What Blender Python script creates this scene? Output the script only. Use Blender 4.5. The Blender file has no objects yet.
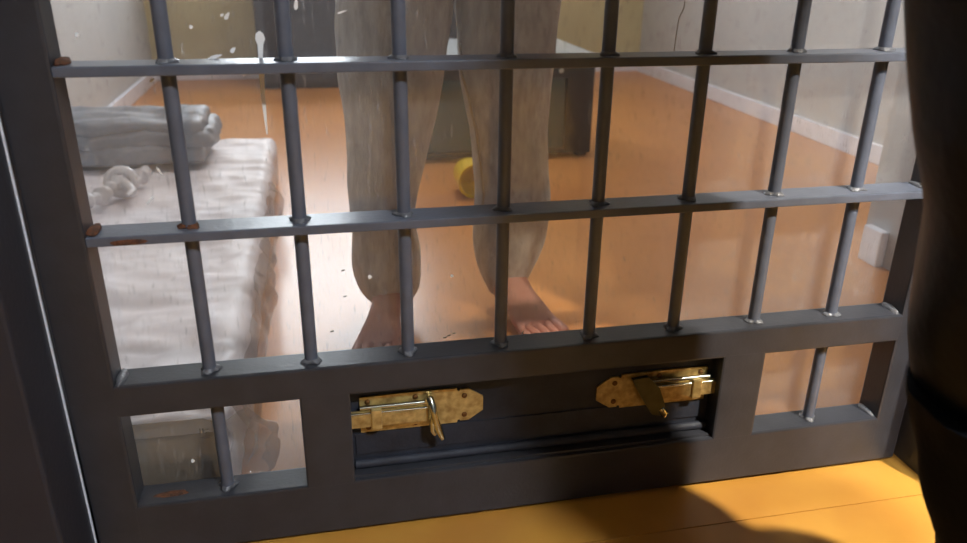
import bpy, bmesh, math, random
from mathutils import Vector, Matrix, noise
random.seed(7)
SC = bpy.context.scene
COL = SC.collection

# ------------------------------------------------------------------ camera
W, H, FPX = 967, 543, 781.8
CAM = Vector((0.1419, -0.8377, 0.7035))
YAW, PITCH, ROLL = -0.2123, -0.3977, -0.0125
RM = Matrix.Rotation(YAW, 3, 'Z') @ Matrix.Rotation(PITCH, 3, 'X') @ Matrix.Rotation(ROLL, 3, 'Y')
cd = bpy.data.cameras.new('camera')
cd.sensor_fit = 'HORIZONTAL'; cd.sensor_width = 36.0; cd.lens = FPX / W * 36.0
cd.clip_start = 0.02; cd.clip_end = 200
cd.dof.use_dof = True; cd.dof.focus_distance = 1.05; cd.dof.aperture_fstop = 5.0
co = bpy.data.objects.new('camera', cd); COL.objects.link(co)
rx, fy, uz = RM.col[0], RM.col[1], RM.col[2]
co.matrix_world = Matrix(((rx[0], uz[0], -fy[0], CAM[0]), (rx[1], uz[1], -fy[1], CAM[1]),
                          (rx[2], uz[2], -fy[2], CAM[2]), (0, 0, 0, 1)))
SC.camera = co
def ray(u, v): return RM @ Vector(((u - W / 2) / FPX, 1, -(v - H / 2) / FPX))
def at_y(u, v, y):
    d = ray(u, v); return CAM + d * ((y - CAM.y) / d.y)
def at_z(u, v, z):
    d = ray(u, v); return CAM + d * ((z - CAM.z) / d.z)

# ------------------------------------------------------------------ world, light, exposure
SC.view_settings.view_transform = 'Standard'; SC.view_settings.look = 'None'
SC.view_settings.gamma = 1.0; SC.view_settings.use_curve_mapping = False
SC.view_settings.exposure = 0.0
wd = bpy.data.worlds.new('sky'); SC.world = wd; wd.use_nodes = True
bg = wd.node_tree.nodes['Background']
bg.inputs['Color'].default_value = (0.86, 0.92, 1.0, 1); bg.inputs['Strength'].default_value = 18.0
# daylight portal in the opening of the cell window
WX0, WX1, WZ0, WZ1, YB = -0.35, 0.68, 0.85, 2.05, 3.72
pl = bpy.data.lights.new('window_portal', 'AREA'); pl.shape = 'RECTANGLE'
pl.size = WX1 - WX0; pl.size_y = WZ1 - WZ0; pl.cycles.is_portal = True
po = bpy.data.objects.new('window_portal', pl); COL.objects.link(po)
po.location = ((WX0 + WX1) / 2, YB + 0.14, (WZ0 + WZ1) / 2); po.rotation_euler = (-math.pi / 2, 0, 0)

# ------------------------------------------------------------------ materials
def lin(c): return tuple(((x / 255) / 12.92 if x / 255 <= 0.04045 else ((x / 255 + 0.055) / 1.055) ** 2.4) for x in c)
def mat(name, col, rough=0.5, metal=0.0, spec=0.5, var=0.0, vscale=8.0, bump=0.0, bscale=60.0, col2=None, coat=0.0, sheen=0.0, stretch=None, alpha=None, trans=None):
    m = bpy.data.materials.new(name); m.use_nodes = True
    nt = m.node_tree; p = nt.nodes['Principled BSDF']
    c = lin(col)
    p.inputs['Base Color'].default_value = (*c, 1)
    p.inputs['Roughness'].default_value = rough; p.inputs['Metallic'].default_value = metal
    p.inputs['Specular IOR Level'].default_value = spec
    p.inputs['Coat Weight'].default_value = coat; p.inputs['Sheen Weight'].default_value = sheen
    tc = nt.nodes.new('ShaderNodeTexCoord'); mp = nt.nodes.new('ShaderNodeMapping')
    nt.links.new(tc.outputs['Object'], mp.inputs['Vector'])
    if stretch: mp.inputs['Scale'].default_value = stretch
    if var > 0 or col2:
        n = nt.nodes.new('ShaderNodeTexNoise'); n.inputs['Scale'].default_value = vscale; n.inputs['Detail'].default_value = 5
        nt.links.new(mp.outputs[0], n.inputs['Vector'])
        r = nt.nodes.new('ShaderNodeValToRGB')
        r.color_ramp.elements[0].position = 0.32; r.color_ramp.elements[1].position = 0.7
        c2 = lin(col2) if col2 else tuple(min(1, x * (1 + var)) for x in c)
        r.color_ramp.elements[0].color = (*(c if col2 else tuple(x * (1 - var) for x in c)), 1)
        r.color_ramp.elements[1].color = (*c2, 1)
        nt.links.new(n.outputs['Fac'], r.inputs[0]); nt.links.new(r.outputs[0], p.inputs['Base Color'])
    if bump > 0:
        n2 = nt.nodes.new('ShaderNodeTexNoise'); n2.inputs['Scale'].default_value = bscale; n2.inputs['Detail'].default_value = 4
        nt.links.new(mp.outputs[0], n2.inputs['Vector'])
        b = nt.nodes.new('ShaderNodeBump'); b.inputs['Strength'].default_value = bump; b.inputs['Distance'].default_value = 0.002
        nt.links.new(n2.outputs['Fac'], b.inputs['Height']); nt.links.new(b.outputs[0], p.inputs['Normal'])
    return m
STEEL = mat('painted_steel', (51, 52, 58), 0.36, 0.0, 0.5, var=0.14, vscale=30, bump=0.12, bscale=220)
STEELB = mat('lit_steel_bars', (90, 95, 108), 0.33, 0.0, 0.5, var=0.12, vscale=40, bump=0.15, bscale=220)  # frame paint made lighter, with the sheen on bars and rails put into the colour
STEEL_DARK = mat('hatch_steel', (42, 45, 55), 0.62, 0.0, 0.4, var=0.3, vscale=22, bump=0.3, bscale=160)
WELD = mat('weld_metal', (108, 108, 112), 0.35, 0.2, 0.5, bump=0.8, bscale=240)
RUST = mat('rust', (120, 76, 52), 0.9, 0.0, 0.2, col2=(70, 54, 46), vscale=130, bump=1.0, bscale=300)
BRASS = mat('brass', (214, 192, 132), 0.36, 0.6, 0.5, col2=(158, 130, 78), vscale=90, bump=0.15, bscale=150)
NICKEL = mat('nickel', (205, 205, 190), 0.2, 1.0, 0.5, bump=0.2, bscale=90)
SHADEBRASS = mat('shaded_brass', (96, 92, 66), 0.38, 0.7, 0.5, var=0.3, vscale=40)  # brass coloured dark to stand in for shade on the bolt handle
SCREW = mat('screw_metal', (120, 84, 48), 0.5, 0.8)
JAMB = mat('jamb_paint', (46, 46, 54), 0.5, 0.0, 0.4, var=0.15, vscale=6, bump=0.2, bscale=120)
SEAL = mat('white_seal', (232, 234, 245), 0.5)
FLOORM = mat('orange_lino', (202, 136, 76), 0.3, 0.0, 0.5, col2=(192, 124, 66), vscale=3.5, bump=0.05, bscale=40)
FLOORC = mat('corridor_lino', (206, 152, 66), 0.38, 0.0, 0.4, col2=(188, 130, 56), vscale=5, bump=0.06, bscale=60)
WALLC = mat('corridor_wall_paint', (92, 95, 96), 0.7, 0, 0.3, var=0.05, vscale=2.5, bump=0.15, bscale=120)
WALLP = mat('cream_wall_paint', (194, 195, 196), 0.7, 0, 0.3, var=0.04, vscale=2.5, bump=0.15, bscale=120)
WALLK = mat('khaki_wall_paint', (200, 188, 148), 0.7, 0, 0.3, var=0.07, vscale=3, bump=0.15, bscale=120)
CEIL = mat('ceiling_white', (232, 230, 224), 0.8, 0, 0.2, var=0.02)
BASEB = mat('white_baseboard', (236, 238, 250), 0.4, 0, 0.5, var=0.05, vscale=20)
POSTM = mat('dark_brown_wood', (84, 66, 56), 0.6, 0, 0.4, col2=(44, 33, 30), vscale=18, bump=0.4, bscale=60, stretch=(1, 1, 0.15))
CABD = mat('cabinet_dark', (14, 16, 19), 0.35, 0, 0.5, var=0.1)
CABG = mat('cabinet_grey_green', (36, 68, 70), 0.5, 0, 0.5, var=0.12, vscale=5)
CABT = mat('cabinet_silver_top', (186, 192, 198), 0.28, 0.3, 0.5, bump=0.2, bscale=25)
LOCK = mat('locker_steel', (58, 62, 72), 0.45, 0.1, 0.5, var=0.12, vscale=6)
YEL = mat('yellow_plastic', (228, 190, 30), 0.35, 0, 0.5)
TROU = mat('taupe_cotton', (190, 184, 176), 0.95, 0, 0.1, var=0.2, vscale=60, bump=0.6, bscale=260, sheen=0.2, stretch=(1, 1, 0.35))
SEAMM = mat('light_seam', (186, 172, 150), 0.9, 0, 0.1)
SHIRT = mat('grey_shirt', (120, 118, 118), 0.95, 0, 0.1, var=0.1, vscale=12, bump=0.4, bscale=200)
SKIN = mat('skin', (204, 146, 126), 0.55, 0, 0.4, col2=(186, 122, 102), vscale=22, bump=0.2, bscale=90)
HAIRM = mat('dark_hair', (30, 24, 22), 0.7, 0, 0.3, bump=0.8, bscale=150)
LEATH = mat('black_leather', (6, 6, 8), 0.45, 0, 0.28, var=0.2, vscale=10, bump=0.35, bscale=90)
CLOTHB = mat('black_cloth', (14, 15, 19), 0.8, 0, 0.08, bump=0.4, bscale=160)
BOOTM = mat('black_boot', (14, 14, 15), 0.35, 0, 0.5)
MATT = mat('mattress_cover', (232, 224, 228), 0.5, 0, 0.45, var=0.05, vscale=9, bump=0.4, bscale=34)
BLANK = mat('grey_blanket', (138, 141, 150), 0.5, 0, 0.4, var=0.12, vscale=14, bump=0.6, bscale=70)
KHAKI = mat('khaki_ticking', (108, 91, 72), 0.7, 0, 0.3, var=0.1, vscale=12, bump=0.3, bscale=60)
INK = mat('faded_ink', (84, 70, 56), 0.8)
PAINTW = mat('white_paint', (244, 242, 240), 0.5)
DRIP = mat('brown_drip', (150, 134, 112), 0.6)
WHITEF = mat('window_white', (235, 235, 232), 0.45)

def film(name, tint, haze, gloss_rough=0.12, streak=False, wrinkle=0.0):
    """clear plastic: see-through with a little milky haze and a surface gloss"""
    m = bpy.data.materials.new(name); m.use_nodes = True; nt = m.node_tree; nt.nodes.clear()
    N = nt.nodes.new; L = nt.links.new
    out = N('ShaderNodeOutputMaterial'); tr = N('ShaderNodeBsdfTransparent'); tr.inputs[0].default_value = (*tint, 1)
    df = N('ShaderNodeBsdfDiffuse'); df.inputs[0].default_value = (0.85, 0.83, 0.82, 1)
    tl = N('ShaderNodeBsdfTranslucent'); tl.inputs[0].default_value = (0.85, 0.83, 0.82, 1)
    ad = N('ShaderNodeMixShader'); L(df.outputs[0], ad.inputs[1]); L(tl.outputs[0], ad.inputs[2])
    mx = N('ShaderNodeMixShader'); L(tr.outputs[0], mx.inputs[1]); L(ad.outputs[0], mx.inputs[2])
    gl = N('ShaderNodeBsdfGlossy'); gl.inputs['Roughness'].default_value = gloss_rough
    lw_ = N('ShaderNodeLayerWeight'); lw_.inputs[0].default_value = 0.5
    p5 = N('ShaderNodeMath'); p5.operation = 'POWER'; L(lw_.outputs['Facing'], p5.inputs[0]); p5.inputs[1].default_value = 5
    fr = N('ShaderNodeMath'); fr.operation = 'MULTIPLY_ADD'; L(p5.outputs[0], fr.inputs[0]); fr.inputs[1].default_value = 0.955; fr.inputs[2].default_value = 0.045
    m2 = N('ShaderNodeMixShader'); L(fr.outputs[0], m2.inputs[0]); L(mx.outputs[0], m2.inputs[1]); L(gl.outputs[0], m2.inputs[2])
    L(m2.outputs[0], out.inputs[0])
    tc = N('ShaderNodeTexCoord')
    nz = N('ShaderNodeTexNoise'); nz.inputs['Scale'].default_value = 5; nz.inputs['Detail'].default_value = 6; L(tc.outputs['Object'], nz.inputs['Vector'])
    mr = N('ShaderNodeMapRange'); L(nz.outputs['Fac'], mr.inputs[0])
    mr.inputs[1].default_value = 0.3; mr.inputs[2].default_value = 0.75; mr.inputs[3].default_value = haze * 0.6; mr.inputs[4].default_value = haze * 1.5
    last = mr.outputs[0]
    if streak:     # fine scratches and dried wipe marks
        mp = N('ShaderNodeMapping'); mp.inputs['Scale'].default_value = (60, 1, 13); mp.inputs['Rotation'].default_value = (0, 0.25, 0); L(tc.outputs['Object'], mp.inputs[0])
        n2 = N('ShaderNodeTexNoise'); n2.inputs['Scale'].default_value = 4; n2.inputs['Detail'].default_value = 8; n2.inputs['Roughness'].default_value = 0.75; L(mp.outputs[0], n2.inputs['Vector'])
        r2 = N('ShaderNodeMapRange'); L(n2.outputs['Fac'], r2.inputs[0])
        r2.inputs[1].default_value = 0.56; r2.inputs[2].default_value = 0.78; r2.inputs[3].default_value = 0.0; r2.inputs[4].default_value = 0.36
        a = N('ShaderNodeMath'); a.operation = 'ADD'; a.use_clamp = True; L(last, a.inputs[0]); L(r2.outputs[0], a.inputs[1]); last = a.outputs[0]
    L(last, mx.inputs[0])
    if wrinkle > 0:
        n3 = N('ShaderNodeTexNoise'); n3.inputs['Scale'].default_value = 40; n3.inputs['Detail'].default_value = 5; L(tc.outputs['Object'], n3.inputs['Vector'])
        b = N('ShaderNodeBump'); b.inputs['Strength'].default_value = wrinkle; b.inputs['Distance'].default_value = 0.006; L(n3.outputs['Fac'], b.inputs['Height'])
        L(b.outputs[0], gl.inputs['Normal']); L(b.outputs[0], df.inputs['Normal'])
    return m
PANE = film('scratched_acrylic', (0.96, 0.96, 0.95), 0.06, 0.06, streak=True)
WRAP = film('clear_wrap', (0.78, 0.76, 0.76), 0.15, 0.08, wrinkle=0.9)
GLASS = film('window_glass', (0.97, 0.98, 0.98), 0.01, 0.02)

# ------------------------------------------------------------------ helpers
def link(o, parent=None):
    COL.objects.link(o)
    if parent: o.parent = parent
    return o
def obj(name, bm, m, parent=None, smooth=False):
    me = bpy.data.meshes.new(name); bmesh.ops.recalc_face_normals(bm, faces=bm.faces); bm.to_mesh(me); bm.free()
    if smooth:
        for p in me.polygons: p.use_smooth = True
        me.set_sharp_from_angle(angle=math.radians(55))
    me.materials.append(m)
    return link(bpy.data.objects.new(name, me), parent)
def tag(o, label, cat, group=None):
    o['label'] = label; o['category'] = cat
    if group: o['group'] = group
    return o
def struct(o): o['kind'] = 'structure'; return o
def thing(name, label, cat, loc=(0, 0, 0), group=None):
    o = bpy.data.objects.new(name, None); o.empty_display_size = 0.05; COL.objects.link(o); o.location = loc
    return tag(o, label, cat, group)
def box(bm, x0, x1, y0, y1, z0, z1, bev=0.0, seg=2):
    r = bmesh.ops.create_cube(bm, size=1.0)
    for v in r['verts']:
        v.co = Vector((x0 + (v.co.x + .5) * (x1 - x0), y0 + (v.co.y + .5) * (y1 - y0), z0 + (v.co.z + .5) * (z1 - z0)))
    if bev > 0:
        es = list({e for v in r['verts'] for e in v.link_edges})
        bmesh.ops.bevel(bm, geom=es, offset=bev, segments=seg, affect='EDGES', profile=0.6)
def boxo(name, b, m, parent=None, bev=0.0):
    bm = bmesh.new(); box(bm, *b, bev=bev); return obj(name, bm, m, parent)
def tube(bm, pts, r, n=12, cap=True):
    pts = [Vector(p) for p in pts]; rings = []
    ref = None
    for i, p in enumerate(pts):
        t = (pts[min(i + 1, len(pts) - 1)] - pts[max(i - 1, 0)]).normalized()
        if ref is None: ref = Vector((0, 0, 1)) if abs(t.z) < 0.9 else Vector((1, 0, 0))
        a = ref - t * ref.dot(t); a.normalize(); ref = a; b = t.cross(a)
        rr = r[i] if isinstance(r, (list, tuple)) else r
        rings.append([bm.verts.new(p + (a * math.cos(k * 2 * math.pi / n) + b * math.sin(k * 2 * math.pi / n)) * rr) for k in range(n)])
    for q in range(len(rings) - 1):
        for k in range(n):
            bm.faces.new((rings[q][k], rings[q][(k + 1) % n], rings[q + 1][(k + 1) % n], rings[q + 1][k]))
    if cap:
        bm.faces.new(rings[0]); bm.faces.new(rings[-1])
def tubeo(name, pts, r, m, parent=None, n=12, smooth=True):
    bm = bmesh.new(); tube(bm, pts, r, n); return obj(name, bm, m, parent, smooth)
def prism(bm, poly, y0, y1):
    """outline in xz, extruded along y"""
    a = [bm.verts.new((x, y0, z)) for x, z in poly]; b = [bm.verts.new((x, y1, z)) for x, z in poly]
    bm.faces.new(a); bm.faces.new(b)
    for i in range(len(a)):
        j = (i + 1) % len(a); bm.faces.new((a[i], a[j], b[j], b[i]))
def loft(name, rings, m, parent=None, n=28, wr=0.0, wscale=9.0, cap=True, seed=0.0, vstretch=0.45):
    """rings: (cx, cy, z, rx, ry); closed cloth-like surface with wrinkles wr"""
    bm = bmesh.new(); RR = []
    dense = []
    for i in range(len(rings) - 1):
        a, b = rings[i], rings[i + 1]; k = max(2, int(abs(b[2] - a[2]) / 0.018) + 1)
        for q in range(k): dense.append(tuple(a[j] + (b[j] - a[j]) * q / k for j in range(5)))
    dense.append(rings[-1])
    sm = []
    for i in range(len(dense)):
        lo, hi = max(0, i - 2), min(len(dense), i + 3); w = dense[lo:hi]
        sm.append(tuple(sum(x[j] for x in w) / len(w) for j in range(5)) if 1 < i < len(dense) - 2 else dense[i])
    for cx, cy, z, ra, rb in sm:
        ring = []
        for k in range(n):
            t = 2 * math.pi * k / n; d = Vector((math.cos(t), math.sin(t), 0))
            p = Vector((cx + d.x * ra, cy + d.y * rb, z))
            if wr: p += d * wr * noise.fractal(Vector((p.x * wscale + seed, p.y * wscale, p.z * wscale * vstretch)), 1.0, 2.0, 3)
            ring.append(bm.verts.new(p))
        RR.append(ring)
    for q in range(len(RR) - 1):
        for k in range(n):
            bm.faces.new((RR[q][k], RR[q][(k + 1) % n], RR[q + 1][(k + 1) % n], RR[q + 1][k]))
    if cap: bm.faces.new(RR[0]); bm.faces.new(RR[-1])
    return obj(name, bm, m, parent, True)

# ------------------------------------------------------------------ the room
XL, XR, HT = -0.70, 2.07, 2.55          # cell side walls, height
JX0, JX1, JY = -0.156, 0.957, -0.10     # clear opening of the door frame, front of frame
CY, CX0, CX1 = -3.2, -2.6, 3.6          # corridor extents
SPLIT = -0.098
struct(boxo('floor', (XL - .1, XR + .1, .012, YB + .2, -0.06, 0.0), FLOORM))
struct(boxo('floor', (JX0 - .06, JX1 + .06, SPLIT + .0012, .012, -0.06, 0.0), FLOORC))
struct(boxo('floor', (CX0, CX1, CY - .1, SPLIT - .0012, -0.06, 0.0005), FLOORC))
struct(boxo('ceiling', (CX0, CX1, CY - .1, YB + .2, HT, HT + .1), CEIL))
struct(boxo('wall_left', (XL - .1, XL, 0.0, YB + .2, 0, HT), WALLP))
struct(boxo('wall_right', (XR, XR + .1, 0.0, YB + .2, 0, HT), WALLP))
bm = bmesh.new()
box(bm, XL, WX0, YB, YB + .16, 0, HT); box(bm, WX1, XR, YB, YB + .16, 0, HT)
box(bm, WX0, WX1, YB, YB + .16, 0, WZ0); box(bm, WX0, WX1, YB, YB + .16, WZ1, HT)
struct(obj('wall_back', bm, WALLK))
DH = 2.06
bm = bmesh.new()
box(bm, CX0, JX0 - .09, JY + .01, 0.06, 0, HT); box(bm, JX1 + .09, CX1, JY + .01, 0.06, 0, HT); box(bm, JX0 - .09, JX1 + .09, JY + .01, 0.06, DH + .06, HT)
struct(obj('wall_front', bm, WALLP))
struct(boxo('wall_corridor', (CX0, CX1, CY - .1, CY, 0, HT), WALLC))
struct(boxo('wall_corridor_left', (CX0 - .1, CX0, CY - .1, .06, 0, HT), WALLC))
struct(boxo('wall_corridor_right', (CX1, CX1 + .1, CY - .1, .06, 0, HT), WALLC))
# pier inside the cell beside the door, with its skirting and a dark timber post
PX, PY = 1.44, 0.62
struct(boxo('wall_pier', (PX, XR, PY, PY + .12, 0, HT), WALLP))
def skirting(name, b):
    bm = bmesh.new(); box(bm, *b, bev=0.004); return struct(obj(name, bm, BASEB))
skirting('baseboard_right', (XR - .016, XR, PY + .14, YB, 0, .068))
skirting('baseboard_left', (XL, XL + .016, .06, YB, 0, .068))
skirting('baseboard_back', (XL + .016, XR - .016, YB - .016, YB, 0, .068))
skirting('baseboard_pier', (PX - .022, PX - .0005, PY + .035, PY + .1, 0, .088))
struct(boxo('trim_5', (PX - .004, PX + .1, PY - .045, PY - .001, 0, HT), POSTM, bev=.004))
# steel door frame: side posts, head, pale seal strip down the hinge side
struct(boxo('trim_1', (JX0 - .30, JX0 - .0016, JY, 0.05, 0, DH + .06), JAMB, bev=.004))
struct(boxo('trim_2', (JX1, JX1 + .09, JY, 0.05, 0, DH + .06), STEEL, bev=.003))
struct(boxo('trim_3', (JX0 - .004, JX1, JY, 0.05, DH, DH + .06), STEEL, bev=.003))
struct(boxo('trim_4', (JX0 - .0014, JX0 + .0006, -0.0125, -0.0100, 0.002, DH - .002), SEAL))
# cell window in the back wall above the locker
w1 = bpy.data.objects.new('window_1', None); link(w1); struct(w1); w1.location = ((WX0 + WX1) / 2, YB + .08, WZ0)
def wl(b): return (b[0] - w1.location.x, b[1] - w1.location.x, b[2] - w1.location.y, b[3] - w1.location.y, b[4] - w1.location.z, b[5] - w1.location.z)
bm = bmesh.new()
for b in ((WX0, WX0 + .05, YB + .04, YB + .1, WZ0, WZ1), (WX1 - .05, WX1, YB + .04, YB + .1, WZ0, WZ1), (WX0 + .05, WX1 - .05, YB + .04, YB + .1, WZ0, WZ0 + .05), (WX0 + .05, WX1 - .05, YB + .04, YB + .1, WZ1 - .05, WZ1)):
    box(bm, *wl(b))
obj('window_frame', bm, WHITEF, w1)
xm = (WX0 + WX1) / 2
boxo('mullion', wl((xm - .02, xm + .02, YB + .045, YB + .095, WZ0 + .05, WZ1 - .05)), WHITEF, w1)
for a, b in ((WX0 + .05, xm - .02), (xm + .02, WX1 - .05)):
    boxo('pane', wl((a, b, YB + .066, YB + .07, WZ0 + .05, WZ1 - .05)), GLASS, w1)
boxo('window_sill', wl((WX0 - .04, WX1 + .04, YB - .06, YB + .04, WZ0 - .03, WZ0)), WHITEF, w1, bev=.004)

# ------------------------------------------------------------------ the barred gate
GX0, GX1, GZ0, GZ1 = -0.150, 0.944, 0.006, 2.05
FY0, FY1 = -0.0215, 0.0205              # front and back of the frame steel
Z0 = 0.245                              # top of the middle rail
SP = 0.115                              # bar spacing
IN0, IN1 = -0.0994, 0.8995              # inner edges of the stiles
gate = thing('cell_gate', 'dark grey steel cell gate of round bars with clear plastic panes and low hatch', 'gate', (GX0, 0, GZ0))
def g(b): return (b[0] - GX0, b[1] - GX0, b[2], b[3], b[4] - GZ0, b[5] - GZ0)
def gp(p): return (p[0] - GX0, p[1], p[2] - GZ0)
BV = .003
boxo('stile', g((GX0, IN0, FY0, FY1, GZ0, GZ1)), STEEL, gate, BV)
boxo('stile', g((IN1, GX1, FY0, FY1, GZ0, GZ1)), STEEL, gate, BV)
LZ0 = 0.080                             # top of bottom rail (sill of the low openings)
MB = Z0 - 0.040                         # underside of middle rail
boxo('bottom_rail', g((IN0 - .005, IN1 + .005, FY0, FY1, GZ0, LZ0)), STEEL, gate, BV)
boxo('middle_rail', g((IN0 - .005, IN1 + .005, FY0, FY1, MB, Z0)), STEEL, gate, BV)
boxo('top_rail', g((IN0, IN1, FY0, FY1, GZ1 - .05, GZ1)), STEEL, gate, BV)
HX0, HX1 = 0.157, 0.642                 # hatch opening
boxo('post', g((0.098, HX0, FY0, FY1, LZ0 - .005, MB + .005)), STEEL, gate, BV)
boxo('post', g((HX1, 0.703, FY0, FY1, LZ0 - .005, MB + .005)), STEEL, gate, BV)
rail_z = [Z0 + .1649, Z0 + .3363]
while rail_z[-1] + .172 < GZ1 - .12: rail_z.append(rail_z[-1] + .172)
for z in rail_z:
    bm = bmesh.new(); box(bm, IN0 - GX0, IN1 - GX0, -.0215, .0205, z - GZ0, z + .0105 - GZ0, bev=.0016); obj('cross_rail', bm, STEELB, gate)
BR = .0077
bm = bmesh.new(); tube(bm, [(0, 0, 0), (0, 0, GZ1 - .05 - Z0)], BR, 18)
src = obj('bar', bm, STEELB, gate, True); src.location = gp((0, 0, Z0))
for i in range(1, 8):
    c = src.copy(); link(c, gate); c.location = gp((i * SP, 0, Z0))
bm = bmesh.new(); tube(bm, [(0, 0, 0), (0, 0, MB - LZ0)], BR, 18)
sh = obj('short_bar', bm, STEELB, gate, True); sh.location = gp((0.002, 0, LZ0))
c = sh.copy(); link(c, gate); c.location = gp((7 * SP - .003, 0, LZ0))
# weld beads where bars meet the rails
def bead_mesh():
    bm = bmesh.new(); rings = []
    for k in range(18):
        t = 2 * math.pi * k / 18; w = 1 + .22 * math.sin(3 * t + .6) + .12 * math.sin(7 * t)
        rings.append([bm.verts.new((math.cos(t) * r * (w if r > .009 else 1), math.sin(t) * r * (w if r > .009 else 1), z)) for r, z in ((.0076, .0), (.0112, -.0005), (.0104, .0016), (.0078, .0040))])
    for k in range(18):
        a, b = rings[k], rings[(k + 1) % 18]
        for q in range(3): bm.faces.new((a[q], a[q + 1], b[q + 1], b[q]))
    me = bpy.data.meshes.new('weld_bead'); bmesh.ops.recalc_face_normals(bm, faces=bm.faces); bm.to_mesh(me); bm.free()
    for p in me.polygons: p.use_smooth = True
    return me
bme = bead_mesh(); bme.materials.append(WELD); bmr = bead_mesh(); bmr.materials.append(RUST)
for i in range(8):
    for z in [Z0] + [q + .0105 for q in rail_z[:3]]:
        o = bpy.data.objects.new('weld_bead', bmr if (i == 0 and abs(z - rail_z[0] - .0105) < .001) else bme)
        link(o, gate); o.location = gp((i * SP, 0, z)); o.rotation_euler.z = random.random() * 6
for x in (0.002, 7 * SP - .003):
    o = bpy.data.objects.new('weld_bead', bme); link(o, gate); o.location = gp((x, 0, LZ0))
# corner welds of the rails at the stiles, rusted on the hinge side
def lump(name, c, s, m, parent, seed):
    bm = bmesh.new(); bmesh.ops.create_icosphere(bm, subdivisions=2, radius=1)
    for v in bm.verts:
        k = 1 + .35 * noise.noise(v.co * 1.7 + Vector((seed, 0, 0))); v.co = Vector((v.co.x * s[0], v.co.y * s[1], v.co.z * s[2])) * k
    o = obj(name, bm, m, parent, True); o.location = c; return o
for j, z in enumerate(rail_z[:3]):
    lump('corner_weld', gp((IN0 + .005, 0.0, z + .012)), (.007, .018, .0045), RUST, gate, j)
    lump('corner_weld', gp((IN1 - .003, 0.0, z + .011)), (.005, .019, .004), WELD, gate, j + 5)
lump('corner_weld', gp((IN0 + .004, 0.0, Z0)), (.006, .019, .005), WELD, gate, 11)
lump('corner_weld', gp((IN1 - .003, 0.0, Z0)), (.005, .019, .005), WELD, gate, 12)
lump('corner_weld', gp((IN1 - .003, 0.0, LZ0)), (.005, .019, .005), WELD, gate, 13)
lump('rust_patch', gp((IN0 + .04, -0.0215, rail_z[0] + .004)), (.020, .0005, .0028), RUST, gate, 21)
lump('rust_patch', gp((IN0 + .035, -0.004, LZ0 + .0003)), (.020, .006, .0003), RUST, gate, 23)
# clear plastic panes on the back of the frame
PY0, PY1 = .0208, .0258
pane = boxo('pane', g((GX0 + .012, GX1 - .012, PY0, PY1, MB + .005, GZ1 - .012)), PANE, gate)
boxo('pane', g((GX0 + .012, HX0 - .022, PY0, PY1, GZ0 + .014, MB + .003)), PANE, gate)
boxo('pane', g((HX1 + .022, GX1 - .012, PY0, PY1, GZ0 + .014, MB + .003)), PANE, gate)
# dried paint run and splashes on the pane
def stroke(name, px, w, m):
    """thin flat ribbon of dried paint on the front of the pane; px = photo points, w = widths in px"""
    bm = bmesh.new(); P = [at_y(u, v, PY0 - .0006) for u, v in px]; L = []; R = []
    for i, p in enumerate(P):
        t = (P[min(i + 1, len(P) - 1)] - P[max(i - 1, 0)]).normalized(); n = Vector((t.z, 0, -t.x)).normalized() * (w[i] * .0014 / 2)
        L.append(gp(p + n)); R.append(gp(p - n))
    for dy in (0, .0005):
        a = [bm.verts.new((q[0], q[1] + dy, q[2])) for q in L]; b = [bm.verts.new((q[0], q[1] + dy, q[2])) for q in R]
        for i in range(len(a) - 1): bm.faces.new((a[i], a[i + 1], b[i + 1], b[i]))
    return obj(name, bm, m, gate)
stroke('paint_run', [(259.5, 31), (259.5, 34), (260, 39), (260.3, 45), (260.5, 58), (261.5, 75), (263, 95), (265, 115), (267, 134)], [1, 5.5, 7, 4, 3.2, 4, 2.8, 2.2, 1], PAINTW)
for k, (u, v, a, b, d) in enumerate([(215, 57, 14, 3, .3), (227, 16, 8, 3, 1.0), (296, 4, 12, 3, 1.5), (77, 35, 4, 4, 0), (222, 15, 4, 2, .5), (205, 62, 6, 2, .2), (29, 16, 0, 0, 0), (342, 12, 10, 1.5, .3),
                                 (244, 74, 4, 4, 0), (191, 27, 4, 3, 0), (233, 50, 7, 3, .8), (370, 277, 4, 4, 0), (452, 276, 3, 3, 0), (193, 461, 4, 4, 0), (152, 80, 6, 2, .6), (150, 200, 10, 1.5, .8), (160, 172, 12, 1.5, -.9), (522, 335, 10, 1.5, 1.2), (497, 330, 8, 1.5, 1.0), (540, 340, 9, 1.5, 1.3)]):
    if a == 0: continue
    du, dv = math.cos(d) * a / 2, -math.sin(d) * a / 2
    stroke('paint_splash', [(u - du, v - dv), (u - du * .5, v - dv * .6), (u + du * .2, v + dv * .3), (u + du, v + dv)], [b * .3, b, b * .8, b * .2], PAINTW)
stroke('drip_mark', [(685, 0), (684, 8), (679, 18), (677, 30), (675, 45), (673, 58)], [.5, .7, .5, .7, .5, .4], DRIP)
for u, v in ((449, 336), (445, 338), (454, 334), (343, 271), (332, 332), (345, 297)):
    stroke('paint_splash', [(u - 2, v), (u, v - .5), (u + 2, v - 1)], [.5, 1.4, .5], DRIP)
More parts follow.
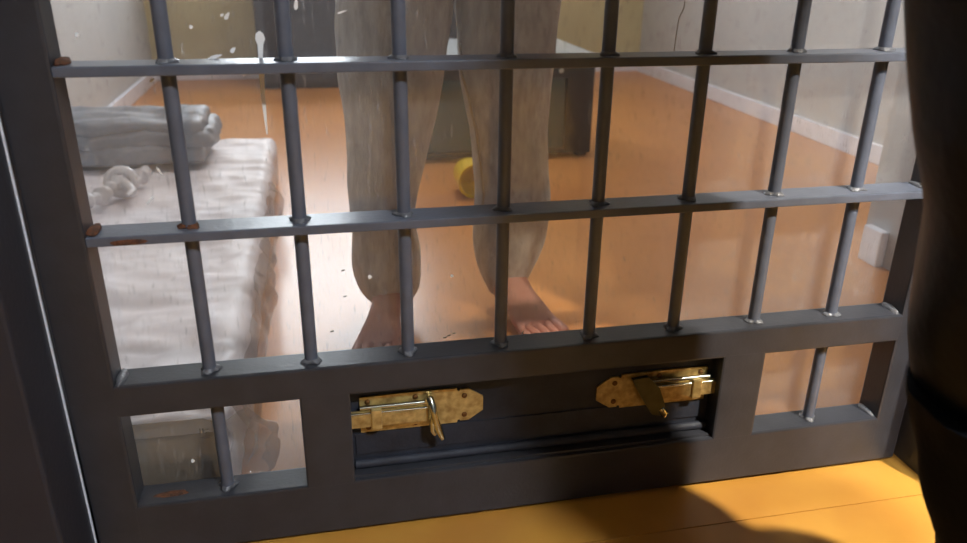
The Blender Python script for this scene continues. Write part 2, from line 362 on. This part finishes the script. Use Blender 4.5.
# hatch: recessed flap with hinge tube and two slide bolts
HYF = .004
hatch = boxo('hatch_flap', g((HX0 - .001, HX1 + .001, HYF, HYF + .006, LZ0 - .002, MB + .010)), STEEL_DARK, gate, .001)
boxo('hatch_plate', g((HX0 + .004, HX1 - .004, HYF - .002, HYF, LZ0 + .022, Z0 - .112)), STEEL_DARK, hatch, .0006)
tubeo('hinge_tube', [gp((HX0 + .002, .0005, LZ0 + .009)), gp((HX1 - .002, .0005, LZ0 + .009))], .0062, STEEL_DARK, hatch, 16)
boxo('hatch_ledge', g((HX0, HX1, FY0 + .006, FY1, LZ0 - .002, LZ0 + .0035)), STEEL, hatch, .001)
def slide_bolt(x_in, zc, s, kind):
    """plate outline in local u (from the rod end inwards, metres) ; s = +1 head points to +x"""
    yf = HYF
    def X(u): return x_in + s * u * 1.08 - GX0
    def Z(z): return zc + z * 1.12 - GZ0
    poly = [(0, -.0225), (0, .0225), (.058, .0235), (.113, .0225), (.114, .019), (.117, .019), (.117, .0205), (.127, .0205), (.1445, .009), (.1445, -.009), (.127, -.0205), (.117, -.0205), (.117, -.019), (.114, -.019), (.113, -.0225)]
    bm = bmesh.new(); prism(bm, [(X(a), Z(b)) for a, b in poly], yf - .003, yf - .0002)
    plate = obj('slide_bolt', bm, BRASS, gate); plate['label'] = 'brass slide bolt plate with pointed end screwed to the hatch'
    def sub(name, u0, u1, d0, d1, z0, z1, m, bev=.0015):
        a, b = sorted((X(u0), X(u1))); return boxo(name, (a, b, yf - .003 - d1, yf - .003 - d0, Z(z0), Z(z1)), m, plate, bev)
    sub('rod', -.013, .078, .0025, .0115, -.010, .008, BRASS)
    sub('guide_strap', .012, .024, 0, .0145, -.0125, .0125, BRASS)
    tubeo('rod_highlight', [(X(0.0), yf - .009, Z(.0125)), (X(.083), yf - .009, Z(.0125))], .0032, NICKEL, plate)  # bright line above the rod, a highlight built as a thin nickel tube
    tubeo('rod_highlight', [(X(-.012), yf - .0135, Z(.0075)), (X(.078), yf - .0135, Z(.0075))], .0016, NICKEL, plate)  # second highlight, modelled as a nickel tube along the rod's top
    sub('keeper_strip', .02, .083, 0, .006, -.0155, -.0115, BRASS, .001)
    for u, z in ((.009, .0165), (.009, -.0165), (.064, .017), (.064, -.0165), (.122, .0125), (.122, -.0125)):
        bm = bmesh.new(); tube(bm, [(0, 0, 0), (0, -.0012, 0), (0, -.002, 0)], [.0036, .0034, .002], 12)
        sc = obj('screw', bm, SCREW, plate, True); sc.location = (X(u), yf - .003, Z(z))
    yk = yf - .012
    if kind == 0:
        tubeo('handle', [(X(.080), yk, Z(.019)), (X(.082), yk - .008, Z(.012)), (X(.0835), yk - .011, Z(.001)), (X(.086), yk - .011, Z(-.010)), (X(.089), yk - .010, Z(-.020)), (X(.093), yk - .009, Z(-.031))], [.0045, .0052, .0042, .005, .0052, .0035], NICKEL, plate)
        tubeo('collar', [(X(.080), yf - .003, Z(.012)), (X(.080), yf - .014, Z(.014))], .0065, NICKEL, plate)
        tubeo('loop', [(X(.084), yk - .008, Z(.006)), (X(.081), yk - .010, Z(-.006)), (X(.081), yk - .010, Z(-.018)), (X(.084), yk - .008, Z(-.024))], .0036, NICKEL, plate)
    else:
        bm = bmesh.new()
        prism(bm, [(X(.108), Z(.0265)), (X(.088), Z(.028)), (X(.072), Z(.012)), (X(.064), Z(-.008)), (X(.060), Z(-.022)), (X(.066), Z(-.027)), (X(.078), Z(-.024)), (X(.086), Z(-.012)), (X(.098), Z(.008))], yk - .013, yk - .007)
        obj('handle', bm, SHADEBRASS, plate)
        tubeo('handle_tip', [(X(.067), yk - .010, Z(-.017)), (X(.062), yk - .012, Z(-.024)), (X(.061), yk - .011, Z(-.029))], [.005, .0055, .003], NICKEL, plate)
        tubeo('collar', [(X(.085), yf - .003, Z(.006)), (X(.085), yf - .019, Z(.006))], .006, SHADEBRASS, plate)
    return plate
b1 = at_y(360, 415, HYF); b2 = at_y(704, 386, HYF)
slide_bolt(b1.x, b1.z + .001, 1, 0)
slide_bolt(b2.x, b2.z + .007, -1, 1)

# ------------------------------------------------------------------ cell furniture
# mattress on the floor, wrapped in thin plastic
MX0, MX1, MY0, MY1, MT = -0.66, 0.005, 0.075, 1.72, 0.128
matt = thing('mattress', 'pale wrinkled mattress wrapped in plastic lying on the orange floor', 'mattress', (MX0, MY0, 0))
def wrinkled_box(name, x0, x1, y0, y1, z0, z1, nx, ny, nz, r, amp, sc, m, parent, seed, dirs=(1, 1, 1)):
    bm = bmesh.new(); V = {}
    def vert(i, j, k):
        key = (i, j, k)
        if key in V: return V[key]
        p = Vector((x0 + (x1 - x0) * i / nx, y0 + (y1 - y0) * j / ny, z0 + (z1 - z0) * k / nz))
        q = Vector((min(max(p.x, x0 + r), x1 - r), min(max(p.y, y0 + r), y1 - r), min(max(p.z, z0 + r), z1 - r)))
        d = p - q; n = d.normalized() if d.length > 1e-6 else Vector((0, 0, 1)); p = q + n * min(d.length, r)
        s = Vector((p.x * sc * dirs[0] + seed, p.y * sc * dirs[1], p.z * sc * dirs[2]))
        f = noise.fractal(s, 1.0, 2.1, 4); f2 = 1 - 2 * abs(noise.noise(s * 1.6 + Vector((f * .8, f * .8, 3))))
        if k > 0: p = p + n * amp * (f * .9 + f2 * .55)
        V[key] = bm.verts.new(p); return V[key]
    for k in (0, nz):
        for i in range(nx):
            for j in range(ny): bm.faces.new((vert(i, j, k), vert(i + 1, j, k), vert(i + 1, j + 1, k), vert(i, j + 1, k)))
    for j in (0, ny):
        for i in range(nx):
            for k in range(nz): bm.faces.new((vert(i, j, k), vert(i + 1, j, k), vert(i + 1, j, k + 1), vert(i, j, k + 1)))
    for i in (0, nx):
        for j in range(ny):
            for k in range(nz): bm.faces.new((vert(i, j, k), vert(i, j + 1, k), vert(i, j + 1, k + 1), vert(i, j, k + 1)))
    return obj(name, bm, m, parent, True)
wrinkled_box('pad', 0, MX1 - MX0, 0, MY1 - MY0, 0.001, MT - .004, 80, 190, 14, .03, .0085, 7, MATT, matt, 3.1, (.9, 1.7, 1.0))
# loose clear wrap hanging over the long side and bunched at the near corner
def crumple(name, pts_fn, nu, nv, amp, sc, parent, seed):
    bm = bmesh.new(); G = []
    for i in range(nu + 1):
        row = []
        for j in range(nv + 1):
            p = Vector(pts_fn(i / nu, j / nv)); s = p * sc + Vector((seed, seed, 0))
            p += Vector((noise.noise(s), noise.noise(s + Vector((9, 0, 0))), noise.noise(s + Vector((0, 7, 0))))) * amp
            p.z = max(p.z, .002); row.append(bm.verts.new(p))
        G.append(row)
    for i in range(nu):
        for j in range(nv): bm.faces.new((G[i][j], G[i + 1][j], G[i + 1][j + 1], G[i][j + 1]))
    return obj(name, bm, WRAP, parent, False)
LW = MX1 - MX0
def side_fn(u, v):
    y = .02 + u * 1.1; z = MT * 1.01 - v * (.10 + .02 * math.sin(u * 9)); x = LW + .006 + .022 * math.sin(v * 3) * (1 - .3 * math.sin(u * 11)); return (x, y, z)
crumple('plastic_wrap', side_fn, 70, 10, .013, 22, matt, 2.0)
def corner_fn(u, v):
    a = -1.5 + u * 2.2; rr = .03 + .035 * math.sin(v * 2.6); return (LW - .012 + rr * math.cos(a), .03 + rr * math.sin(a) * .8, MT + .004 - v * (MT - .01))
crumple('plastic_wrap', corner_fn, 22, 16, .016, 34, matt, 5.0)
wrinkled_box('end_panel', .012, LW - .02, -.016, .02, .004, MT - .006, 30, 2, 8, .004, .0022, 12, KHAKI, matt, 6.0)
# faded printed mark on the near end of the cover
mk = at_y(205, 425, MY0 - .006)
bm = bmesh.new()
for (a, b, c, d) in (tuple(q * .6 for q in t) for t in ((-.009, -.006, .000, .020), (-.003, .000, .000, .020), (.003, .010, .015, .0175), (.003, .010, .008, .0105), (.003, .0055, .0, .008), (-.0085, .010, -.006, -.004))):
    box(bm, mk.x + a - MX0, mk.x + b - MX0, -.0195, -.0185, mk.z + c - .008, mk.z + d - .008)
obj('printed_mark', bm, INK, matt)

# folded grey blanket on the far end of the mattress
bl = thing('folded_blanket', 'grey blanket folded into a thick pad on the mattress against the wall', 'blanket', (-0.36, 1.48, MT + .012))
def layer(z0, z1, x0, x1, y0, y1, sd):
    return wrinkled_box('fold', x0, x1, y0, y1, z0, z1, 40, 24, 6, min(.5 * (z1 - z0) * .98, .015), .016, 9, BLANK, bl, sd, (.5, 1.3, 1.3))
layer(.004, .05, -.26, .20, -.14, .13, 1.0); layer(.042, .085, -.25, .215, -.13, .12, 4.0); layer(.078, .112, -.26, .19, -.12, .11, 8.0)
# twisted strip of plastic with a knot, lying in front of the blanket
tie = thing('plastic_tie', 'twisted white plastic strip with a knot lying on the mattress before the blanket', 'plastic strip', (-0.42, 1.15, MT))
A = at_z(76, 207, MT + .034); B = at_z(146, 172, MT + .036)
bm = bmesh.new(); pts = []; rs = []
for i in range(40):
    t = i / 39; p = A.lerp(B, t) - tie.location; p.z += .004 * math.sin(t * 14); p.x += .006 * math.sin(t * 9); pts.append(p); rs.append(.014 + .005 * math.sin(i * 1.7) + .004 * math.sin(i * .6))
tube(bm, pts, rs, 10); TW = mat('white_plastic_strip', (214, 208, 210), 0.4, bump=0.8, bscale=80); obj('strip', bm, TW, tie, True)
kn = A.lerp(B, .62) - tie.location
bm = bmesh.new(); tube(bm, [kn + Vector((.030 * math.cos(a), .010 * math.sin(a), .006 + .026 * math.sin(a))) for a in [k * .35 for k in range(20)]], .011, 8); obj('knot', bm, TW, tie, True)
bm = bmesh.new(); tube(bm, [kn + Vector((0, 0, .012)), kn + Vector((.018, -.02, .0)), kn + Vector((.035, -.055, -.004)), kn + Vector((.028, -.085, -.004))], [.011, .013, .010, .004], 8); obj('loose_end', bm, TW, tie, True)

# low dark cabinet with grey-green door and silver top
CXa, CXb, CYa, CYb, CH = 0.40, 1.095, 1.79, 2.30, 0.352
cab = thing('low_cabinet', 'low dark cabinet with grey green door and silvery top behind the standing person', 'cabinet', (CXa, CYa, 0))
cw, cdp = CXb - CXa, CYb - CYa
bm = bmesh.new()
box(bm, 0, cw, .012, cdp, .012, CH - .018); obj('body', bm, CABD, cab)
fr = [(0, .1, 0, .014, .012, CH - .018), (cw - .1, cw, 0, .014, .012, CH - .018), (.1, cw - .1, 0, .014, CH - .075, CH - .018), (.1, cw - .1, 0, .014, .012, .03)]
bm = bmesh.new()
for b in fr: box(bm, *b)
obj('front_frame', bm, CABD, cab)
dr = boxo('door', (.102, cw - .102, .004, .014, .032, CH - .077), CABG, cab, .002)
kb = at_y(560, 70, CYa)
tubeo('knob', [(kb.x - CXa, -.016, kb.z), (kb.x - CXa, -.006, kb.z), (kb.x - CXa, 0, kb.z)], [.009, .010, .005], NICKEL, cab)
boxo('top', (-.008, cw + .008, -.01, cdp + .006, CH - .018, CH + .004), CABT, cab, .006)
for x in (.03, cw - .03):
    for y in (.03, cdp - .03): boxo('foot', (x - .02, x + .02, y - .02, y + .02, 0, .012), CABD, cab)

# yellow cup lying on its side
yc = at_z(471, 193, 0.0)
cup = thing('plastic_cup', 'yellow plastic cup lying on its side on the floor by the cabinet', 'cup', (yc.x, yc.y, 0))
bm = bmesh.new(); n = 28; prof = [(.0, .05), (.040, .05), (.044, .045), (.053, -.05), (.0535, -.053), (.046, -.053), (.038, .04), (0, .043)]
R = []
for r, y in prof: R.append([bm.verts.new((max(r, .0005) * math.cos(2 * math.pi * k / n), y, max(r, .0005) * math.sin(2 * math.pi * k / n))) for k in range(n)])
for q in range(len(R) - 1):
    for k in range(n): bm.faces.new((R[q][k], R[q][(k + 1) % n], R[q + 1][(k + 1) % n], R[q + 1][k]))
cb = obj('cup_body', bm, YEL, cup, True); cb.location = (0, 0, .054); cb.rotation_euler = (math.radians(3), 0, math.radians(4))
hd = tubeo('cup_handle', [(.048, -.03, .01), (.066, -.026, .014), (.074, -.005, .016), (.064, .018, .014), (.042, .024, .01)], .0065, YEL, cup); hd.location = cb.location; hd.rotation_euler = cb.rotation_euler

# dark steel locker under the cell window
LX0, LX1 = -0.13, 0.98
lk = thing('steel_locker', 'wide dark grey steel locker standing under the window at the back wall', 'locker', (LX0, 3.34, 0))
lw = LX1 - LX0
boxo('body', (0, lw, .02, .36, .0, .74), LOCK, lk, .004)
for a, b in ((.012, lw / 2 - .004), (lw / 2 + .004, lw - .012)):
    d = boxo('door', (a, b, .0, .02, .03, .72), LOCK, lk, .003)
    hx = b - .05 if a < .1 else a + .05
    tubeo('handle', [(hx, 0, .46), (hx, -.02, .45), (hx, -.02, .37), (hx, 0, .36)], .005, NICKEL, d)

# ------------------------------------------------------------------ people
def skin_body(name, verts, edges, root, m, parent):
    me = bpy.data.meshes.new(name); me.from_pydata([v[0] for v in verts], edges, []); o = bpy.data.objects.new(name, me); link(o, parent)
    md = o.modifiers.new('skin', 'SKIN'); md.use_smooth_shade = True; md.branch_smoothing = 0.6
    for i, v in enumerate(verts):
        r = v[1]; me.skin_vertices[0].data[i].radius = r if isinstance(r, tuple) else (r, r); me.skin_vertices[0].data[i].use_root = (i == root)
    sb = o.modifiers.new('sub', 'SUBSURF'); sb.levels = 1; sb.render_levels = 2
    me.materials.append(m); return o
class Sk:
    def __init__(s): s.v = []; s.e = []
    def add(s, p, r, par=None):
        s.v.append((Vector(p), r)); i = len(s.v) - 1
        if par is not None: s.e.append((par, i))
        return i
    def chain(s, par, lst):
        for p, r in lst: par = s.add(p, r, par)
        return par
def figure(sk, hipc, fwd, legs, arms, height):
    """continuous body: pelvis, spine, neck, head, arms with hands, legs with feet. fwd = facing direction"""
    hz = hipc.z; f = Vector((fwd[0], fwd[1], 0)).normalized(); s = Vector((f.y, -f.x, 0)); up = Vector((0, 0, 1))
    root = sk.add(hipc, (.13, .10))
    ch = sk.chain(root, [(hipc + up * .16, (.12, .09)), (hipc + up * .34, (.14, .10)), (hipc + up * .48, (.12, .09))])
    nk = sk.chain(ch, [(hipc + up * .57 + f * .01, .055), (hipc + up * .64 + f * .02, .055)])
    sk.chain(nk, [(hipc + up * .70 + f * .035, (.072, .085)), (hipc + up * .79 + f * .025, (.078, .095)), (hipc + up * .86 + f * .015, (.055, .065))])
    for sd, arm in ((1, arms[0]), (-1, arms[1])):
        sh = sk.chain(ch, [(hipc + up * .47 + s * sd * .17, .062)])
        el, wr = [hipc + s * (sd * q[0]) + f * q[1] + up * q[2] for q in arm]
        w = sk.chain(sh, [(el, .043), (wr, .028)])
        d = (wr - el).normalized(); side = s * sd
        pm = sk.chain(w, [(wr + d * .045, (.038, .020))])
        pe = sk.chain(pm, [(wr + d * .085, (.040, .017))])
        for q, ln in ((-1.5, .058), (-.5, .072), (.5, .078), (1.5, .068)):
            b = wr + d * .095 + f * (q * .0185)
            sk.chain(pe, [(b, .0095), (b + d * ln * .5 - side * .006, .0088), (b + d * ln - side * .02, .0078)])
        tb = wr + d * .04 + f * .034
        sk.chain(pm, [(tb, .0115), (tb + d * .03 + f * .016, .0095), (tb + d * .055 + f * .018 - side * .006, .008)])
    for sd, leg in ((1, legs[0]), (-1, legs[1])):
        kn, an, toe = [Vector(q) for q in leg]
        td = Vector((toe.x - an.x, toe.y - an.y, 0)); L = td.length; td.normalize(); ts = Vector((td.y, -td.x, 0))
        a = sk.chain(root, [(hipc + s * sd * .085 - up * .08, .082), (kn.lerp(hipc + s * sd * .085, .5), .070), (kn, .052), (kn.lerp(an, .35), .050), (an + up * .03, .036)])
        a2 = sk.chain(a, [(an - up * .018, (.036, .036))])
        sk.chain(a2, [(an - td * .045 - up * .042, .030)])
        mf = sk.chain(a2, [(an + td * (L * .38) - up * .030, (.036, .030)), (an + td * (L * .66) - up * .046, (.044, .020))])
        for q, k in ((-2, .80), (-1, .93), (0, .97), (1, 1.0), (2.1, 1.0)):
            b = an + td * (L * (.74 - .02 * abs(q))) + ts * (-q * .018 * (1 if True else 1)) ; b.z = .014
            e = an + td * (L * (.74 + .26 * k * (1 if q > -2 else .9))) + ts * (-q * .0185); e.z = .011
            sk.chain(mf, [(b, .0115 if q < 2 else .014), (e, .0095 if q < 2 else .0125)])
def head_parts(hipc, fwd, parent, hair=True, org=Vector((0, 0, 0))):
    f = Vector((fwd[0], fwd[1], 0)).normalized(); s = Vector((f.y, -f.x, 0)); up = Vector((0, 0, 1)); c = hipc + up * .775 + f * .03
    def ell(name, p, r, m):
        bm = bmesh.new(); bmesh.ops.create_uvsphere(bm, u_segments=20, v_segments=12, radius=1)
        for v in bm.verts: v.co = s * v.co.x * r[0] + f * v.co.y * r[1] + up * v.co.z * r[2]
        o = obj(name, bm, m, parent, True); o.location = p - org; return o
    for sd in (1, -1):
        ell('eye', c + f * .086 + s * sd * .031 + up * .01, (.013, .010, .009), WHITEF)
        ell('iris', c + f * .0955 + s * sd * .031 + up * .01, (.006, .003, .006), HAIRM)
        ell('eyebrow', c + f * .092 + s * sd * .032 + up * .030, (.019, .006, .004), HAIRM)
        ell('ear', c - f * .005 + s * sd * .082, (.012, .022, .032), SKIN)
    ell('nose', c + f * .098 - up * .018, (.014, .018, .026), SKIN)
    ell('mouth', c + f * .092 - up * .055, (.024, .008, .007), mat('lips', (150, 84, 76), .5))
    if hair: ell('hair', c - f * .018 + up * .045, (.089, .104, .085), HAIRM)

# barefoot person standing behind the gate, facing it
YP = 0.60
def leg_rings(rows, y, ry):
    out = []
    for v, l, r, *k in rows:
        a, b = at_y(l, v, y), at_y(r, v, y); q = (b.x - a.x) / 2
        out.append(((a.x + b.x) / 2, y + (k[0] if k else 0), (a.z + b.z) / 2, q, min(ry, max(q * .95, .03))))
    return out
Lr = leg_rings([(303, 374, 408), (297, 366, 415), (288, 359, 420), (276, 355, 422), (262, 352, 422), (240, 351, 420), (215, 351, 415), (199, 349, 416), (165, 346, 424), (124, 342, 434), (75, 339.5, 443), (40, 338, 448.5), (0, 337, 452), (-50, 336, 455)], YP, .085)
Rr = leg_rings([(290, 488, 519), (284, 484.5, 523), (272, 479, 529), (258, 474, 535), (243, 472, 541), (225, 473, 545), (205, 477, 548), (188, 479, 548), (160, 476, 548), (125, 471, 546), (90, 463, 548), (70, 456.5, 552), (40, 455, 554), (0, 454.5, 558), (-50, 452, 562)], YP, .085)
ZH = 0.90
xl, xr = Lr[-1][0], Rr[-1][0]; xc = (xl + xr) / 2
Lr += [(xl + .005, YP, .74, .098, .10), (xl + .012, YP, .82, .105, .115)]
Rr += [(xr - .005, YP, .74, .098, .10), (xr - .012, YP, .82, .105, .115)]
per = thing('person', 'barefoot person in loose taupe trousers standing behind the gate panes', 'person', (xc, YP, 0))
def shift(rings, o): return [(r[0] - o[0], r[1] - o[1], r[2], r[3], r[4]) for r in rings]
O = (xc, YP)
tl = loft('trousers', shift(Lr, O), TROU, per, 48, .009, 10, seed=1.0)
loft('trousers', shift(Rr, O), TROU, per, 48, .009, 10, seed=7.0)
loft('trousers', shift([(xc, YP, .80, .165, .115), (xc, YP, .88, .175, .125), (xc, YP, 1.0, .165, .12), (xc, YP, 1.03, .16, .115)], O), TROU, per, 48, .008, 8, seed=3.0)
loft('shirt', shift([(xc, YP, .93, .18, .13), (xc, YP, 1.05, .172, .128), (xc, YP, 1.22, .185, .135), (xc, YP, 1.36, .20, .13), (xc, YP, 1.43, .15, .10), (xc, YP, 1.46, .075, .075)], O), SHIRT, per, 48, .012, 7, seed=2.0)
# side seams of the trousers
def seam(rings, sg, zlo, zhi):
    pts = [(r[0] + sg * r[3] * .97 - O[0], r[1] - .035 - O[1], r[2]) for r in rings if zlo < r[2] < zhi]
    return tubeo('seam', pts, .0022, SEAMM, tl, 6)
seam(Rr, -1, .22, .56)
sk = Sk()
la = Vector((Lr[0][0], YP, .075)); ra = Vector((Rr[0][0], YP, .075))
lt = Vector((at_z(372, 352, 0).x - .004, .395, 0)); rt = at_z(550, 338, 0.01)
o3 = Vector((xc, YP, 0))
figure(sk, Vector((0, 0, ZH)), (0, -1), [((Lr[9][0] - xc, 0, .48), la - o3, lt - o3), ((Rr[9][0] - xc, 0, .48), ra - o3, rt - o3)],
       [((.27, .0, .22), (.29, .05, -.02)), ((.27, .0, .22), (.29, .05, -.02))], 1.76)
skin_body('body', sk.v, sk.e, 0, SKIN, per)
head_parts(Vector((0, 0, ZH)), (0, -1), per)

# guard in a long black leather coat, standing in the corridor close to the gate
YG = -0.42
rows = [(-120, 893), (-60, 896), (0, 899), (70, 906), (170, 914), (230, 915), (290, 911), (350, 906), (400, 905), (425, 910), (440, 914)]
gl = [at_y(u, v, YG) for v, u in rows]
GXC = gl[4].x + .17
gd = thing('person', 'guard in a long black leather coat standing in the corridor beside the gate', 'person', (GXC, YG, 0))
cw_ = [.158, .158, .158, .158, .154, .146, .136, .126, .120, .118, .116]
cr = [(p.x + (.028 if w > .15 else .037) + w, YG, p.z, w, .115) for p, w in zip(gl, cw_)][::-1]
topz = cr[-1][2]
cr += [(GXC - .02, YG, max(topz + .06, .80), .182, .13), (GXC - .01, YG, 1.0, .19, .13), (GXC, YG, 1.14, .18, .13), (GXC, YG, 1.30, .20, .135), (GXC, YG, 1.44, .205, .125), (GXC, YG, 1.51, .14, .10), (GXC, YG, 1.545, .08, .08)]
OG = (GXC, YG)
loft('coat', shift(cr, OG), LEATH, gd, 64, .011, 8, cap=False, seed=4.0, vstretch=.35)
rows2 = [(420, 913), (450, 917), (480, 924), (510, 931), (543, 940), (575, 950), (600, 956)]
g2 = [at_y(u, v, YG) for v, u in rows2]
tr = [(p.x + .100, YG, p.z, .085, .085) for p in g2][::-1]
zb = tr[0][2]
tr = [(tr[0][0] + .012, YG, .03, .07, .085), (tr[0][0] + .006, YG, zb * .6, .078, .085)] + tr
loft('trousers', shift(tr, OG), CLOTHB, gd, 40, .012, 10, seed=6.0)
lx = tr[0][0]; rx2 = lx + .07; YL = YG - .12
loft('trousers', shift([(rx2, YL, .03, .07, .085), (rx2, YL + .02, .2, .085, .085), (rx2, YL + .06, .45, .088, .09)], OG), CLOTHB, gd, 40, .012, 10, seed=9.0)
for x in (lx, rx2):
    bm = bmesh.new()
    for k in range(1):
        R = []
        for t, w, h in ((-.09, .02, .03), (-.08, .038, .07), (-.04, .042, .10), (.02, .042, .10), (.07, .046, .075), (.13, .048, .06), (.175, .036, .045), (.19, .015, .025)):
            R.append([bm.verts.new((x - GXC + w * math.cos(a), t, max(0.0015, h * .5 + h * .5 * math.sin(a)))) for a in [2 * math.pi * q / 16 for q in range(16)]])
        for q in range(len(R) - 1):
            for j in range(16): bm.faces.new((R[q][j], R[q][(j + 1) % 16], R[q + 1][(j + 1) % 16], R[q + 1][j]))
        bm.faces.new(R[0]); bm.faces.new(R[-1])
    bo = obj('boot', bm, BOOTM, gd, True)
    bo.location = (x - GXC, 0 if x == lx else YL - YG, 0); bo.rotation_euler.z = math.radians(-75)
    for v in bo.data.vertices: v.co.x -= x - GXC
sk = Sk(); hc = Vector((0, 0, .97))
figure(sk, hc, (0, 1), [((rx2 - GXC, -.06, .5), (rx2 - GXC, YL - YG, .085), (rx2 - GXC + .14, YL - YG + .03, .02)), ((lx - GXC, 0, .5), (lx - GXC, 0, .085), (lx - GXC + .14, .03, .02))],
       [((.215, -.03, .20), (.14, .17, .10)), ((.215, -.03, .20), (.14, .17, .10))], 1.8)
skin_body('body', sk.v, sk.e, 0, SKIN, gd)
for sd in (1, -1):
    tubeo('sleeve', [hc + Vector((.15 * sd, 0, .47)), hc + Vector((.19 * sd, -.015, .34)), hc + Vector((.213 * sd, -.03, .20)), hc + Vector((.19 * sd, .05, .155)), hc + Vector((.148 * sd, .155, .105))], [.075, .07, .062, .056, .048], LEATH, gd, 18)
head_parts(hc, (0, 1), gd)

# ------------------------------------------------------------------ corridor lamps and the added cell lamp
def ceiling_lamp(x, y, z, label, power, col, sx=.6, sy=.16):
    t = thing('ceiling_lamp', label, 'lamp', (x, y, z))
    bm = bmesh.new(); box(bm, -sx / 2, sx / 2, -sy / 2, sy / 2, -.05, 0, bev=.006); obj('housing', bm, WHITEF, t)
    m = bpy.data.materials.new('lamp_diffuser'); m.use_nodes = True; p = m.node_tree.nodes['Principled BSDF']
    p.inputs['Base Color'].default_value = (.9, .9, .9, 1); p.inputs['Emission Color'].default_value = (*col, 1); p.inputs['Emission Strength'].default_value = power / (sx * sy) / 6
    boxo('diffuser', (-sx / 2 + .02, sx / 2 - .02, -sy / 2 + .02, sy / 2 - .02, -.058, -.049), m, t)
    l = bpy.data.lights.new('lamp_light', 'AREA'); l.shape = 'RECTANGLE'; l.size = sx * .9; l.size_y = sy * .9; l.energy = power; l.color = col
    lo = bpy.data.objects.new('lamp_light', l); link(lo, t); lo.location = (0, 0, -.062)
    return t
ceiling_lamp(1.18, -2.1, HT, 'white rectangular ceiling lamp in the corridor behind the guard', 72, (.88, .94, 1.0), .35, .2)
ceiling_lamp(0.9, 1.9, HT, 'unseen white rectangular ceiling lamp added to brighten the cell', 16, (1.0, .97, .94), .6, .16)  # unseen lamp, added to brighten the cell interior
def spot_lamp(p, target, power, half, label):
    t = thing('spot_lamp', label, 'lamp', (p[0], p[1], HT))
    tubeo('stem', [(0, 0, 0), (0, 0, p[2] - HT + .09)], .008, WHITEF, t)
    d = (Vector(target) - Vector(p)).normalized(); c = Vector((0, 0, p[2] - HT))
    bm = bmesh.new(); tube(bm, [c - d * .11, c - d * .10, c - d * .02, c + d * .04], [.02, .045, .055, .06], 24, cap=False); obj('shade', bm, WHITEF, t, True)
    l = bpy.data.lights.new('spot_light', 'SPOT'); l.energy = power; l.color = (1, .93, .80); l.spot_size = half * 2; l.spot_blend = .7; l.shadow_soft_size = .035
    lo = bpy.data.objects.new('spot_light', l); link(lo, t); lo.location = c; lo.rotation_euler = d.to_track_quat('-Z', 'Y').to_euler()
spot_lamp((1.50, -1.45, 2.2), (1.0, -.03, .14), 530, math.radians(14), 'small white ceiling spot lamp lighting the floor by the gate')
